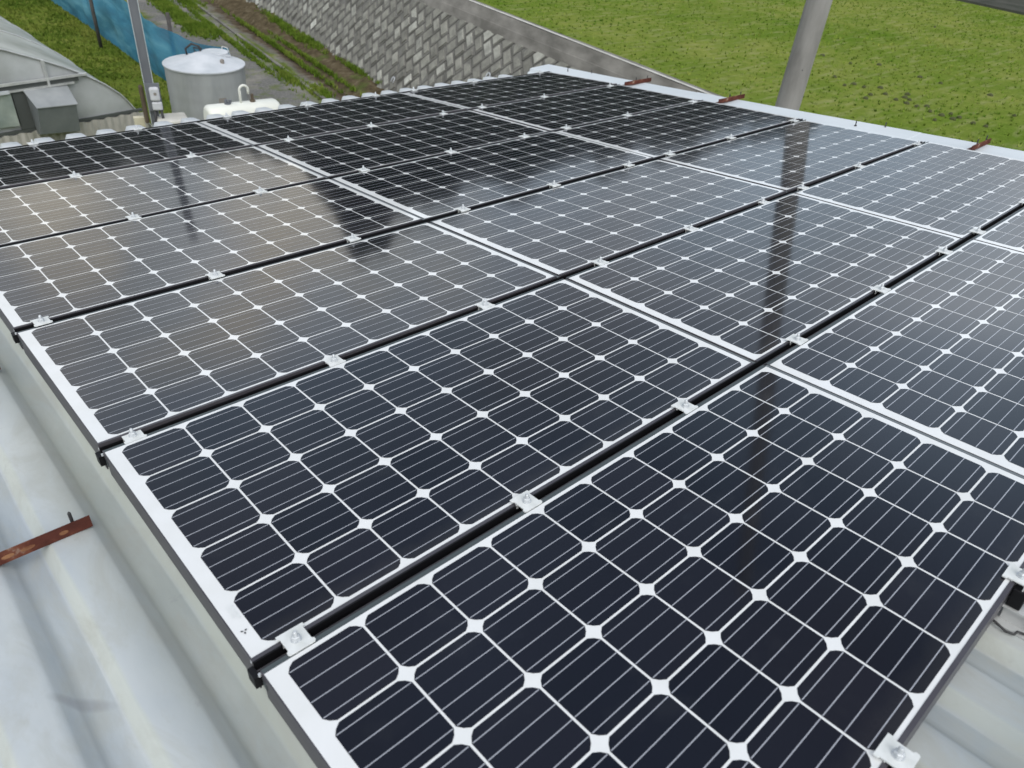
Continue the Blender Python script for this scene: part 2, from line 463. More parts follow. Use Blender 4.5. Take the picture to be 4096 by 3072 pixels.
def empty(name, loc=(0, 0, 0), rot=(0, 0, 0), label=None, cat=None, group=None):
    o = bpy.data.objects.new(name, None)
    COL.objects.link(o)
    o.location = loc
    o.rotation_euler = rot
    return tag(o, label, cat, group)

def put(name, me, parent, loc=(0, 0, 0)):
    o = bpy.data.objects.new(name, me)
    COL.objects.link(o)
    o.parent = parent
    o.location = loc
    return o

# ------------------------------------------------------------------ roof frame (u along the rails, v down the slope, h above the glass)
TILT = -math.atan(.112)
RM = Matrix.Rotation(TILT, 3, 'X')
def rf(u, v, h=0):
    return RM @ Vector((u, v, h))
RROT = (TILT, 0, 0)
U, V, P, CG = 1.653, .8534, .158, .0025

# ------------------------------------------------------------------ the shed under the panels
shed = empty('farm_shed', (0, 0, 0), (0, 0, 0), 'long farm shed with a white ribbed sheet metal roof carrying the solar panels', 'building')
UR, VE = 5.02, 5.72
prof = []
k = -24
u0 = -.235 + k * .195
while True:
    a = -.235 + k * .195
    if a > UR:
        break
    prof += [(a - .004, -.1385), (a + .003, -.137), (a + .019, -.108), (a + .025, -.105), (a + .080, -.105), (a + .090, -.1065), (a + .108, -.108), (a + .116, -.111), (a + .138, -.1355), (a + .147, -.138)]
    k += 1
prof = [p for p in prof if p[0] < UR]
vs = [-4.0 + i * (VE + 4.0) / 24 for i in range(25)]
mb = MB()
pts = []
for v in vs:
    for (u, h) in prof:
        w = .003 * noise.noise(Vector((u * 2.0, v * 1.2, 0)))
        pts.append((u, v, h + w))
mb.grid(pts, len(prof), len(vs))
nb = len(mb.v)
pts = [(x, y, z - .004) for (x, y, z) in pts]       # underside, so that the sheet has thickness at the eave
mb.grid(pts, len(prof), len(vs))
o1 = 24 * len(prof)
for i in range(len(prof) - 1):
    mb.f.append((o1 + i, o1 + i + 1, nb + o1 + i + 1, nb + o1 + i))
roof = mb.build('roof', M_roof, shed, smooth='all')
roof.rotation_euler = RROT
# verge flashing along the right edge
fl = [(4.955, -.100), (4.962, -.066), (4.985, -.060), (4.992, -.036), (5.02, -.030), (5.24, -.018), (5.262, -.030), (5.262, -.16), (5.25, -.16), (5.25, -.036), (5.02, -.046), (4.99, -.070), (4.972, -.10)]
mb = MB()
n = len(fl)
ys = [-4.0, -2.0, 0.0, 1.0, 1.83, 1.834, 2.8, 3.66, 3.664, 4.6, 5.42]
pts = []
for j, y in enumerate(ys):
    st = .002 if (j % 2) else 0
    lip = .012 if j == len(ys) - 1 else 0
    for (u, h) in fl:
        pts.append((u, y, h + st + lip))
for j in range(len(ys) - 1):
    for i in range(n):
        i2 = (i + 1) % n
        mb.f.append((j * n + i, j * n + i2, (j + 1) * n + i2, (j + 1) * n + i))
mb.v = pts
mb.f.append(tuple(range(n)))
mb.f.append(tuple(reversed(range((len(ys) - 1) * n, len(ys) * n))))
o = mb.build('verge_flashing', M_flash, shed)
o.rotation_euler = RROT
G = -4.3
mb = MB()
mb.box(-4.5, 5.15, 5.30, 5.40, G, -.90)
mb.box(5.05, 5.15, -4.0, 5.30, G, -.78)
mb.box(-4.6, -4.5, -4.0, 5.40, G, -.80)
mb.build('wall', M_wallb, shed)
# small screws along ribs and flashing
def screw(u, v, prof_, m_=None):
    o_ = MB().lathe(prof_, 8, (0, 0)).build('roof_screw', m_ or M_bolt, shed)
    o_.location = rf(u, v)
    o_.rotation_euler = RROT
for u, v in ((5.13, 5.05), (5.22, 4.83), (5.11, 2.23), (5.22, 2.07)):
    screw(u, v, [(.009, -.03), (.009, -.018), (.004, -.014), (.004, .010), (.0015, .016)], M_dark)
for kk in range(-6, 1):
    for v in (.62,):
        screw(-.235 + kk * .195 + .052, v, [(.007, -.106), (.007, -.1025), (.004, -.101), (.003, -.099)])


# ------------------------------------------------------------------ solar panels
cells = MB()
bus = MB()
hp = P / 2 - CG
cf = .0178
for i in range(10):
    for j in range(5):
        cx, cy = (i + .5) * P, (j + .5) * P
        c = []
        for (sx, sy) in ((1, 1), (-1, 1), (-1, -1), (1, -1)):
            q = [(hp, hp - cf), (hp - cf * .42, hp - cf * .42), (hp - cf, hp)]
            q = [(a * sx, b_ * sy) for a, b_ in q]
            if sx * sy < 0:
                q.reverse()
            c += q
        cells.add([(cx + a, cy + b_, .0004) for a, b_ in c], [tuple(range(len(c)))])
        for y in (-.0585, -.0195, .0195, .0585):
            hx = hp - (0.001 if abs(y) < .05 else 0.002)
            bus.add([(cx - hx, cy + y - .00105, .0008), (cx + hx, cy + y - .00105, .0008), (cx + hx, cy + y + .00105, .0008), (cx - hx, cy + y + .00105, .0008)], [(0, 1, 2, 3)])
ME_cells = cells.mesh('solar_cells', M_cell)
ME_bus = bus.mesh('busbars', M_bus)
lam = MB().box(-.030, 1.600, -.006, .797, -.006, 0)
ME_lam = lam.mesh('laminate', M_back)
fr = MB()
fr.box(-.0315, 1.6015, -.015, -.0063, -.072, .0012)      # near long rail, dark top lip
fr.box(-.0325, -.0303, -.0148, .8078, -.020, -.0006)     # left wall, upper band
fr.box(-.0300, -.0270, -.0146, .8076, -.078, -.0203)
fr.box(1.6003, 1.6030, -.0148, .8078, -.046, -.0006)
fr.box(-.0270, 1.6000, -.0060, .7970, -.0095, -.0065)
ME_frame = fr.mesh('frame', M_frame)
lipm = MB().box(1.6033, 1.6222, -.012, .805, -.014, -.0055)
ME_flange = MB().box(-.0315, 1.6015, .7973, .8095, -.046, -.0012).mesh('frame_flange', mat('grey_green_flange', (.065, .08, .085), rough=.5, metal=.2))
ME_lip = lipm.mesh('joint_strip', M_lip)
rown = ['front row', 'second row from the front', 'third row from the front', 'fourth row from the front', 'fifth row from the front', 'far row along the eave']
coln = ['left', 'middle', 'right']
look = {
 (0, 0): 'nearest solar panel with dark cells, left one of the front row',
 (1, 0): 'left solar panel of the second row, with a small three diamond mark on it',
 (2, 0): 'left solar panel of the third row whose cells mirror warm grey sky',
 (3, 0): 'left solar panel of the fourth row with dark trees mirrored in its right end',
 (4, 0): 'left solar panel of the fifth row, with beige sky mirrored across it',
 (5, 0): 'left solar panel of the far row, just below the greenhouse and grey post',
 (0, 1): 'middle solar panel of the front row, cut off by the right edge of the picture',
 (1, 1): 'middle solar panel of the second row with the dark reflection of the pole through it',
 (2, 1): 'middle solar panel of the third row with pale grey sky mirrored in it',
 (3, 1): 'middle solar panel of the fourth row, almost black with dark trees mirrored',
 (4, 1): 'middle solar panel of the fifth row, wholly black between two seams',
 (5, 1): 'middle solar panel of the far row, directly below the block retaining wall',
 (0, 2): 'right solar panel of the front row, only its far corner showing',
 (1, 2): 'right solar panel of the second row, pale with mirrored sky beside the white flashing',
 (2, 2): 'right solar panel of the third row, the pole mirrored in its left end',
 (3, 2): 'right solar panel of the fourth row, dark, beside the white flashing',
 (4, 2): 'right solar panel of the fifth row, black, below the farthest rusty bar',
 (5, 2): 'farthest solar panel, in the far right corner of the array',
}
TL = [.45, .75, -.45, .1, .35, -.45]     # each row of panels sits at its own slight tilt
for r in range(6):
    for c in range(3):
        et = math.radians(TL[r] + random.uniform(-.12, .12))
        er = math.radians(random.uniform(-.18, .18))
        root = empty('solar_panel', rf(c * U, r * V, -.395 * math.sin(et) + .79 * math.sin(er)), (TILT + et, er, 0), look[(r, c)], 'solar panel', 'solar panels in six rows on the roof')
        put('laminate', ME_lam, root)
        put('solar_cells', ME_cells, root)
        put('busbars', ME_bus, root)
        put('frame', ME_frame, root)
        put('frame_flange', ME_flange, root)
        if c < 2:
            put('joint_strip', ME_lip, root)
        if (r, c) == (1, 0):
            lg = MB()
            ctr = Vector((-.0135, .058))
            for a in (90, 210, 330):
                d = Vector((math.cos(math.radians(a + 175)), math.sin(math.radians(a + 175))))
                q = Vector((-d.y, d.x))
                p0, p1 = ctr + d * .0008, ctr + d * .0078
                m_ = (p0 + p1) / 2
                lg.add([(p.x, p.y, .0012) for p in (p0, m_ + q * .0021, p1, m_ - q * .0021)], [(0, 1, 2, 3)])
            lg.build('printed_mark', M_ink, root)
            cu = bpy.data.curves.new('maker_lettering', 'FONT')
            cu.body = 'MITSUBISHI\nELECTRIC'
            cu.size = .0085
            cu.space_line = .95
            to = bpy.data.objects.new('tmp', cu)
            COL.objects.link(to)
            bpy.context.view_layer.update()
            me = bpy.data.meshes.new_from_object(to)
            bpy.data.objects.remove(to)
            me.materials.clear()
            me.materials.append(M_faint)
            o = put('printed_lettering', me, root, (-.0085, .135, .0012))
            o.rotation_euler = (0, 0, -PI / 2)

# ------------------------------------------------------------------ rails with their clamps
cl_ = MB()
T = .0275
cl_.prism([(-T, -.0005), (-T, -.008), (-T + .004, -.0105), (-T + .004, -.0435), (-T, -.046), (-T, -.0515), (-T + .003, -.0545), (T - .003, -.0545), (T, -.0515), (T, -.046), (T - .004, -.0435), (T - .004, -.0105), (T, -.008), (T, -.0005)], .0020, .0050)
cl_.box(-T + .0045, T - .0045, -.0440, -.0415, -.012, .0018)
cl_.box(-T + .0045, T - .0045, -.0195, -.0170, -.012, .0018)
ME_clamp = cl_.mesh('clamp', M_clamp)
bo = MB()
bo.lathe([(.0105, .0053), (.0105, .0065)], 20, (0, -.029))
bo.lathe([(.0085, .0066), (.0085, .0140), (.0070, .0155)], 6, (0, -.029))
bo.lathe([(.0046, .0156), (.0046, .0240), (.0030, .0262)], 10, (0, -.029))
ME_bolt = bo.mesh('bolt', M_bolt, smooth=True)
CU = [.046, .63, 1.23, 1.83, 2.43, 3.02, 3.39, 4.02, 4.80]
rlab = {1: 'black mounting rail with white clamps between front and second rows of panels',
        2: 'black mounting rail with white clamps between the second and third rows of panels',
        3: 'black mounting rail with white clamps between the third and fourth rows of panels',
        4: 'black mounting rail with white clamps between the fourth and fifth rows of panels',
        5: 'black mounting rail with white clamps between the fifth and the far row of panels',
        6: 'thin mounting rail along the eave end of the panels, its clamps poking above'}
for r in range(1, 7):
    root = empty('mounting_rail', rf(-.045, r * V), RROT, rlab[r], 'mounting rail', 'rails holding the solar panels')
    mb = MB()
    L = 4.99
    z = -.029
    mb.box(0, L, -.0438, -.0152, -.040, z)
    mb.box(.012, L - .001, -.0432, -.0405, z, -.0060)
    mb.box(.012, L - .001, -.0192, -.0158, z, -.0030)
    mb.box(0.0, .0115, -.0435, -.0158, z, -.012)
    mb.build('rail_body', M_rail, root)
    MB().box(.0005, L - .0005, -.0315, -.0285, z + .0005, -.014).build('rail_ridge', M_ridge, root)
    for a in CU:
        cc = put('clamp', ME_clamp, root, (a + .045 + random.uniform(-.006, .006), random.uniform(-.0006, .0006), 0))
        cc.rotation_euler = (0, 0, math.radians(random.uniform(-1.5, 1.5)))
        put('bolt', ME_bolt, cc)
    if r < 4:
        for (a_, b_, c_) in ((.010, -.048, -.005), (.014, -.008, -.010)):
            MB().lathe([(.0028, -.003), (.0028, .003)], 8).build('end_screw', M_bolt, root, loc=(a_, b_, c_))

# front edge brackets (row nearest the camera) with their end clamps
for i, a in enumerate((.046, .655, 1.235, 1.83)):
    labs = ['white clamp bracket at the near left corner of the panels',
            'white clamp bracket at the bottom of the picture, on the near panel edge',
            'white clamp bracket with grey plate at the right edge of the picture',
            'white clamp bracket farthest right along the near panel edge']
    root = empty('edge_bracket', rf(a, 0), RROT, labs[i], 'bracket', 'brackets along the near edge of the panels')
    cc = put('clamp', ME_clamp, root, (0, .010, 0))
    put('bolt', ME_bolt, cc)
    mb = MB()
    mb.box(-.026, .026, -.043, -.017, -.060, -.0125)
    mb.build('rail_stub', M_rail, root, bevel=.002)
    mb = MB()
    mb.box(-.030, .030, -.075, -.010, -.0655, -.0605)
    mb.box(-.022, -.018, -.070, -.018, -.100, -.066)
    mb.box(.018, .022, -.070, -.018, -.100, -.066)
    mb.box(-.045, .045, -.105, -.012, -.1035, -.1000)
    mb.lathe([(.010, -.0600), (.010, -.0520), (.005, -.0515), (.005, -.040)], 6, (.0, -.060))
    mb.lathe([(.009, -.0995), (.009, -.0925), (.0045, -.092), (.0045, -.082)], 6, (.032, -.085))
    mb.lathe([(.009, -.0995), (.009, -.0925), (.0045, -.092), (.0045, -.082)], 6, (-.032, -.085))
    mb.build('support_bracket', M_pipe, root)
# cable sagging below the brackets
cb = MB().tube([rf(1.188, .01, -.088), rf(1.184, -.02, -.094), rf(1.179, -.04, -.098), rf(1.183, -.055, -.098), rf(1.193, -.058, -.095), rf(1.20, -.070, -.098)], .0028, 8)
tag(cb.build('cable', M_dark, smooth='all'), 'short thin dark cable hanging beside the grey bracket at the right edge', 'cable')

# ------------------------------------------------------------------ rusty angle bars (snow guards)
def bar(u0, u1, v, h, label, slots=()):
    root = empty('rusty_bar', rf(u0, v, h), RROT, label, 'steel bar', 'rusty angle bars across the roof')
    L = u1 - u0
    mb = MB()
    t_ = .004
    mb.box(0, L, -.002, t_ - .002, 0, .032)
    mb.box(0, L, t_ - .002, .032, 0, t_)
    mb.build('angle_bar', M_rust, root)
    for a, b_ in slots:
        sb = MB()
        sb.prism([(a + b_ * .5 * math.cos(x * PI / 7), .016 + .0050 * math.sin(x * PI / 7)) for x in range(14)], 0, .0012)
        sb.v = [(x, -.0022 - z, y) for x, y, z in sb.v]
        sb.build('slot', M_slot, root)
    for a in [L - .035] + ([L - .19] if L > .25 else []):
        MB().lathe([(.008, t_), (.008, t_ + .008), (.004, t_ + .009), (.004, .048), (.002, .052)], 8, (a, .016)).build('bolt', M_dark, root)
bar(-1.6, -.120, 1.535, -.103, 'rusty red-brown slotted angle bar lying across the white roof at left',
    [(1.42, .020), (1.345, .030), (1.305, .026), (1.275, .022), (1.235, .032), (1.15, .05), (1.06, .04)])
bar(-1.6, -.110, 2.50, -.103, 'rusty bar end just showing at the left picture edge, above the other left one')
bar(4.97, 5.33, 4.22, -.016, 'rusty brown angle bar crossing the white flashing, farthest away near the retaining wall top')
bar(4.97, 5.33, 3.27, -.016, 'rusty brown angle bar on the white flashing beside the foot of the concrete pole')
bar(4.97, 5.29, 1.42, -.016, 'rusty peeling angle bar on the white flashing near the right edge of the picture')

# ------------------------------------------------------------------ ground, path, bank, field, road
mb = MB()
mb.add([(-600, -600, G), (900, -600, G), (900, 900, G), (-600, 900, G)], [(0, 1, 2, 3)])
tag(mb.build('ground', M_ground), kind='structure')
SL = .15
def wx(y, z):      # x of the retaining wall face at y and height z
    return 10.40 + SL * (y - 16.7) + .52 * (z - G)
mb = MB()
pts = []
nx, ny = 14, 120
for j in range(ny):
    y = 4 + j * .42
    for i in range(nx):
        s = 9.15 + i * .135
        q = i / (nx - 1)
        h = .42 * (q ** 1.5) * (1.0 + .5 * noise.noise(Vector((y * .35, 3, 0)))) - .20 * math.exp(-((q - .22) / .14) ** 2)
        h += .10 * noise.noise(Vector((s * 2.2, y * 1.7, 1))) + .05 * noise.noise(Vector((s * 6, y * 5, 4)))
        x = s + SL * (y - 16.7)
        pts.append((x, y, G + max(-.03, h) + (.0 if i else -.05)))
mb.grid(pts, nx, ny)
tag(mb.build('earth_bank', M_bank, smooth='all'), kind='structure')
mb = MB()
for j in range(14):
    y0 = 8 + j * 2.0
    mb.box(0, .09, y0, y0 + 1.985, 0, .05)
mb.v = [(8.98 + SL * (y - 16.7) + x, y, G + z) for x, y, z in mb.v]
tag(mb.build('kerb', M_conc), kind='structure')
ZP = -1.93
mb = MB()
mb.add([(wx(-60, -1.9) + .12, -60, ZP), (600, -60, ZP), (600, 400, ZP), (wx(400, -1.9) + .12, 400, ZP)], [(0, 1, 2, 3)])
tag(mb.build('paddy_field', M_paddy), kind='structure')
# road along the far side of the field
d = Vector((29.30 - 29.66, 8.15 - 10.08)).normalized()
nn = Vector((-d.y, d.x)) * 1
if nn.x < 0:
    nn = -nn
p0 = Vector((29.66, 10.08)) - d * 60
p1 = p0 + d * 160
mb = MB()
z0, z1 = ZP + .02, ZP + .07
q = [p0, p1, p1 + nn * 7, p0 + nn * 7]
mb.prism([(a.x, a.y) for a in q], ZP - .2, z1)
tag(mb.build('road', M_asph), kind='structure')

# ------------------------------------------------------------------ retaining wall
wall = empty('retaining_wall', (10.5, 17, G), (0, 0, 0), 'tall retaining wall of grey concrete blocks in a slanting pattern below the field', 'wall')
wall_in = Matrix.Translation(-Vector((10.5, 17, G)))
ex = Vector((SL, 1, 0)).normalized()
ez = Vector((.52, 0, 1)).normalized()
ez = (ez - ex * ez.dot(ex)).normalized()
en = ex.cross(ez)
if en.x > 0:
    en = -en
def wp(a, b_, n_=0):       # along, up the face, out of the face; origin at y=16.7 foot, minus thing base
    return Vector((10.40, 16.7, G)) + ex * a + ez * b_ + en * n_ - Vector((10.5, 17, G))
LB, WB = .385, .262
pitch, rise = WB * math.sqrt(2), LB / math.sqrt(2)
ZT = -1.80
blen = (ZT - .34 - G) / ez.z
mb = MB()
mb.add([wp(-24, -.4, 0), wp(45, -.4, 0), wp(45, blen, 0), wp(-24, blen, 0)], [(0, 1, 2, 3)])
mb.add([wp(-24, -.4, -.3), wp(-24, blen, -.3), wp(45, blen, -.3), wp(45, -.4, -.3)], [(0, 1, 2, 3)])
mb.build('joint_bed', M_joint, wall)
mb = MB()
mc = MB()
kx = 0
rows_n = int(blen / rise) + 2
def clipb(poly, ymax):
    out = []
    for i in range(len(poly)):
        a, b_ = poly[i], poly[(i + 1) % len(poly)]
        ia, ib = a[1] <= ymax, b_[1] <= ymax
        if ia:
            out.append(a)
        if ia != ib:
            t_ = (ymax - a[1]) / (b_[1] - a[1])
            out.append((a[0] + (b_[0] - a[0]) * t_, ymax))
    return out
for rr in range(rows_n):
    sg = 1 if rr % 2 == 0 else -1
    off = (rr % 2) * pitch / 2
    cy = rr * rise - .1
    for kk in range(-60, 120):
        cx = kk * pitch + off
        if cx > 44 or cx < -22:
            continue
        a_ = Vector((sg, 1)).normalized()
        b2 = Vector((-1, sg)).normalized() if sg > 0 else Vector((-1, -1)).normalized()
        wl, ww = LB / 2 - .008, WB / 2 - .008
        quad = [Vector((cx, cy)) + a_ * (x * wl) + b2 * (y * ww) for x, y in ((-1, -1), (1, -1), (1, 1), (-1, 1))]
        quad = clipb([(q_.x, q_.y) for q_ in quad], blen - .005)
        if len(quad) < 3:
            continue
        ar = sum(quad[i][0] * quad[(i + 1) % len(quad)][1] - quad[(i + 1) % len(quad)][0] * quad[i][1] for i in range(len(quad)))
        if ar < 0:
            quad.reverse()
        n_ = len(quad)
        ccx = sum(q_[0] for q_ in quad) / n_
        ccy = sum(q_[1] for q_ in quad) / n_
        h1 = .014 + random.uniform(0, .006)
        h2 = h1 + random.uniform(.006, .028)
        f1, f2 = .97, random.uniform(.62, .76)
        tx, ty = random.uniform(-.01, .01), random.uniform(-.012, .01)
        ring = []
        for (fr_, hh) in ((1, .001), (f1, h1), (f2 + .05, h1 + .003), (f2, h2)):
            for (x, y) in quad:
                dx, dy = x - ccx, y - ccy
                hz = hh + ((dx * tx + dy * ty) / .2 if hh == h2 else 0)
                ring.append(wp(ccx + dx * fr_, ccy + dy * fr_, hz))
        fs = []
        for l in range(2):
            for i in range(n_):
                j = (i + 1) % n_
                fs.append((l * n_ + i, l * n_ + j, (l + 1) * n_ + j, (l + 1) * n_ + i))
        fs.append(tuple(range(2 * n_, 3 * n_)))
        mb.add(ring[:3 * n_], fs)
        mc.add(ring[2 * n_:], [(i, (i + 1) % n_, n_ + (i + 1) % n_, n_ + i) for i in range(n_)] + [tuple(range(n_, 2 * n_))])
mb.build('block_border', M_blockb, wall)
mc.build('block_face', M_block, wall)
# coping beam along the top
mb = MB()
ny = 60
pr = [(-.222, -.37), (-.150, -.20), (-.138, -.19), (-.030, 0), (.17, 0), (.17, -.37)]
pts = []
for j in range(ny + 1):
    y = -8 + j * 1.1
    for (x, z) in pr:
        z_ = ZT + z + .01 * noise.noise(Vector((y * .4, z, 0)))
        pts.append((wx(y, ZT) + x + .008 * noise.noise(Vector((y * .8, z * 3, 7))) - 10.5, y - 17, z_ - G))
m_ = len(pr)
for j in range(ny):
    for i in range(m_):
        i2 = (i + 1) % m_
        mb.f.append((j * m_ + i, (j + 1) * m_ + i, (j + 1) * m_ + i2, j * m_ + i2))
mb.v = pts
mb.build('coping', M_conc, wall)
mb = MB()
pts = []
for j in range(ny * 4 + 1):
    y = -8 + j * .275
    w0 = .012 * noise.noise(Vector((y * 3, 5, 0)))
    for x in (-.031 + w0 * .3, .045 + w0):
        pts.append((wx(y, ZT) + x - 10.5, y - 17, ZT + .013 - G))
mb.grid(pts, 2, ny * 4 + 1)
mb.build('worn_edge', M_conclight, wall)
# drain pipes with white rims
for (a, b_) in ((-4.55, 1.60), (-1.1, .55)):
    mb = MB()
    base = wp(a, b_, .02)
    ring = []
    for i in range(13):
        t_ = -0.3 + i * (PI + .6) / 12
        ring.append(base + ex * (.055 * math.cos(t_)) + ez * (.055 * math.sin(t_) + (0 if 0 < i < 12 else -.06)) + en * .035)
    mb.tube(ring, .014, 6)
    mb.build('drain_pipe', M_tanktop, wall, smooth='all')

# ------------------------------------------------------------------ grass tufts (uncountable growth)
def tufts(name, pts, hgt, spr, nb, m, label_kind='stuff'):
    V_, F_ = [], []
    for (x, y, z) in pts:
        hh = hgt * random.uniform(.6, 1.3)
        for b_ in range(nb):
            a = random.uniform(0, 2 * PI)
            r_ = spr * random.uniform(.2, 1)
            dx, dy = math.cos(a), math.sin(a)
            w_ = spr * random.uniform(.10, .2)
            o = len(V_)
            bx, by = x + dx * r_ * .25, y + dy * r_ * .25
            V_ += [(bx - dy * w_, by + dx * w_, z - .01), (bx + dy * w_, by - dx * w_, z - .01), (x + dx * r_, y + dy * r_, z + hh * random.uniform(.7, 1))]
            F_.append((o, o + 1, o + 2))
    me = bpy.data.meshes.new(name)
    me.from_pydata(V_, [], F_)
    me.materials.append(m)
    o = bpy.data.objects.new(name, me)
    COL.objects.link(o)
    return o
pts = []
for ir in range(0, 210):                  # planted in rows parallel to the wall
    for ic in range(-60, 330):
        x = wx(0, -1.9) + .35 + ir * .24 + random.gauss(0, .035)
        y = -4 + ic * .165 + random.gauss(0, .045)
        x += SL * y
        dist = math.hypot(x, y)
        if dist > 62 or y > 48 or math.atan2(x, y) < .45 or y < -6:
            continue
        if random.random() > min(1.0, 26 / dist):
            continue
        if (Vector((x, y)) - Vector((29.66, 10.08))).dot(nn) > -.2:
            continue
        dn = noise.noise(Vector((x * .5, y * .5, 0))) + .5 * noise.noise(Vector((x * 2, y * 2, 3)))
        if random.random() > .95 + .7 * dn:
            continue
        pts.append((x, y, ZP))
tag(tufts('paddy_shoots', pts, .05, .085, 5, M_paddyblade), 'short bright green shoots and stubble covering the field beyond the wall', 'grass', kind='stuff')
pts = []
while len(pts) < 16000:
    y = random.uniform(12, 34)
    x = random.uniform(.0, 6.75)
    if y < 16 and x < 4.9:
        continue
    dn = noise.noise(Vector((x * .7, y * .5, 9)))
    if random.random() > .65 + .8 * dn:
        continue
    pts.append((x, y, G))
tag(tufts('meadow_grass', pts, .08, .09, 4, M_grassblade), 'rough yellow-green grass between the greenhouse and the blue net', 'grass', kind='stuff')
pts = []
clumps = [(8.15, 24.0, 1.3, .4), (8.9, 18.4, 1.0, .2), (9.15, 16.9, .7, .22), (10.4, 23.0, 1.8, .16), (10.4, 20.6, 1.3, .16), (8.9, 28.0, 1.4, .3), (8.9, 21.0, 1.4, .1), (10.45, 17.5, 1.2, .07), (6.9, 15.8, 1.0, .3), (8.6, 23, 5.0, .10), (9.6, 21, 5.0, .06), (9.9, 19, 3.5, .05), (8.0, 27, 3.0, .3)]
for (s, y0, ly, ls) in clumps:
    for i in range(int(1000 * ly * ls / .5)):
        y = random.gauss(y0, ly * .42)
        ss = random.gauss(s, ls * .5)
        q = max(0, min(1, (ss - 9.15) / 1.755))
        z = G + .42 * q ** 1.5
        pts.append((ss + SL * (y - 16.7), y, z))
tag(tufts('weeds', pts, .10, .09, 5, M_weed), 'bright green weeds in clumps along the gravel path and wall foot', 'weeds', kind='stuff')

# clods and footprints in the field
mb = MB()
CLODS = [(13.76, 6.18), (14.05, 6.15), (14.03, 5.94), (14.33, 5.77), (13.96, 5.50), (13.78, 5.22), (13.74, 5.01), (13.72, 4.82), (13.63, 4.56), (13.61, 4.35), (13.86, 4.30), (13.78, 4.13), (13.67, 3.86), (13.70, 3.67), (16.11, 5.80), (16.04, 5.36), (15.69, 7.06), (16.28, 6.73), (22.83, 8.29), (16.14, 4.47), (13.92, 4.73), (13.58, 4.15), (15.75, 7.72), (14.99, 3.66)]
for (x, y) in CLODS + [(a_ + random.gauss(0, .35), b_ + random.gauss(0, .5)) for a_, b_ in CLODS[:8]]:
    r_ = random.uniform(.022, .042)
    mb.lathe([(r_ * 1.5, ZP + .005), (r_ * 1.2, ZP + .025), (r_ * .5, ZP + .04)], 7, (x, y))
tag(mb.build('clods', mat('wet_clod', (.055, .062, .02), rough=.95)), 'dark clods of earth scattered in a line over the field', 'clods', kind='stuff')

# ------------------------------------------------------------------ concrete utility pole
pole = empty('utility_pole', (8.83, 4.64, G), (0, 0, 0), 'thick round grey concrete pole standing between the shed and the green field', 'utility pole')
mb = MB()
H = 12.6
mb.lathe([(.160 - .0038 * (i / 26 * H), i / 26 * H) for i in range(27)], 40)
mb.build('shaft', M_pole, pole, smooth=True)
mb = MB()
for zz in (8.6, 10.8):
    mb.lathe([(.135, zz), (.135, zz + .06)], 32)
mb.build('band', M_pipe, pole, smooth=True)
mb = MB()
for i, zz in enumerate((2.6, 3.05, 3.5, 3.95)):
    s_ = 1 if i % 2 else -1
    mb.lathe([(.006, zz), (.006, zz + .012)], 8, (.145 * s_ * .7, -.145 * .7))
mb.build('step_holes', M_dark, pole)

# ------------------------------------------------------------------ grey steel post with the meter box
PX, PY = 3.56, 11.86
post = empty('steel_post', (PX, PY, G), (0, 0, math.radians(-18)), 'grey steel post with light edges carrying a small meter box, left of the tank', 'post')
mb = MB()
PH = 6.2
mb.box(-.056, .056, -.026, .026, 0, PH)
mb.build('web', M_steelpost, post)
mb = MB()
for sx in (-1, 1):
    mb.box(min(sx * .057, sx * .067), max(sx * .057, sx * .067), -.045, .045, 0, PH)
mb.build('flange', M_steeledge, post)
mb = MB()
mb.box(-.060, .135, -.09, -.048, 1.70, 2.09)
mb.build('mounting_board', M_steelpost, post)
mb = MB()
mb.box(-.150, -.085, -.05, .02, 1.50, 2.06)
mb.build('side_board', M_brown, post, bevel=.03)
mb = MB()
mb.box(-.015, .120, -.165, -.092, 1.855, 2.055)
bx = mb.build('meter_box', M_meter, post, bevel=.03)
mb = MB()
vv_ = []
mb.lathe([(.022, 0), (.022, .004)], 20)
mb.v = [(x + .058, -.1655 - z, 1.965 + y) for x, y, z in mb.v]
mb.build('dial', M_nameplate, bx)
MB().box(-.008, .130, -.160, -.092, 1.725, 1.845).build('terminal_cover', M_meter, post, bevel=.02)
mb = MB()
mb.tube([(.02, -.12, 1.73), (.005, -.12, 1.55), (-.01, -.12, .2)], .02, 8)
mb.tube([(.10, -.12, 1.73), (.115, -.12, 1.55), (.13, -.12, .2)], .02, 8)
mb.build('conduit', M_dark, post, smooth='all')
# footing and timber at its base
ft = MB().box(-.10, .34, -.20, .22, 0, 1.60)
o = ft.build('concrete_footing', M_conclight, bevel=.03, loc=(PX + .08, PY - .12, G))
o.rotation_euler = (0, 0, math.radians(-12))
tag(o, 'pale concrete footing block around the foot of the steel post, behind the roof edge', 'concrete block')
tb = MB().box(-.07, .07, -.05, .05, 0, 1.58)
o = tb.build('timber_offcut', M_timber, loc=(PX - .20, PY + .12, G))
o.rotation_euler = (0, 0, math.radians(-12))
tag(o, 'short pale timber stub standing left of the concrete footing of the post', 'timber')

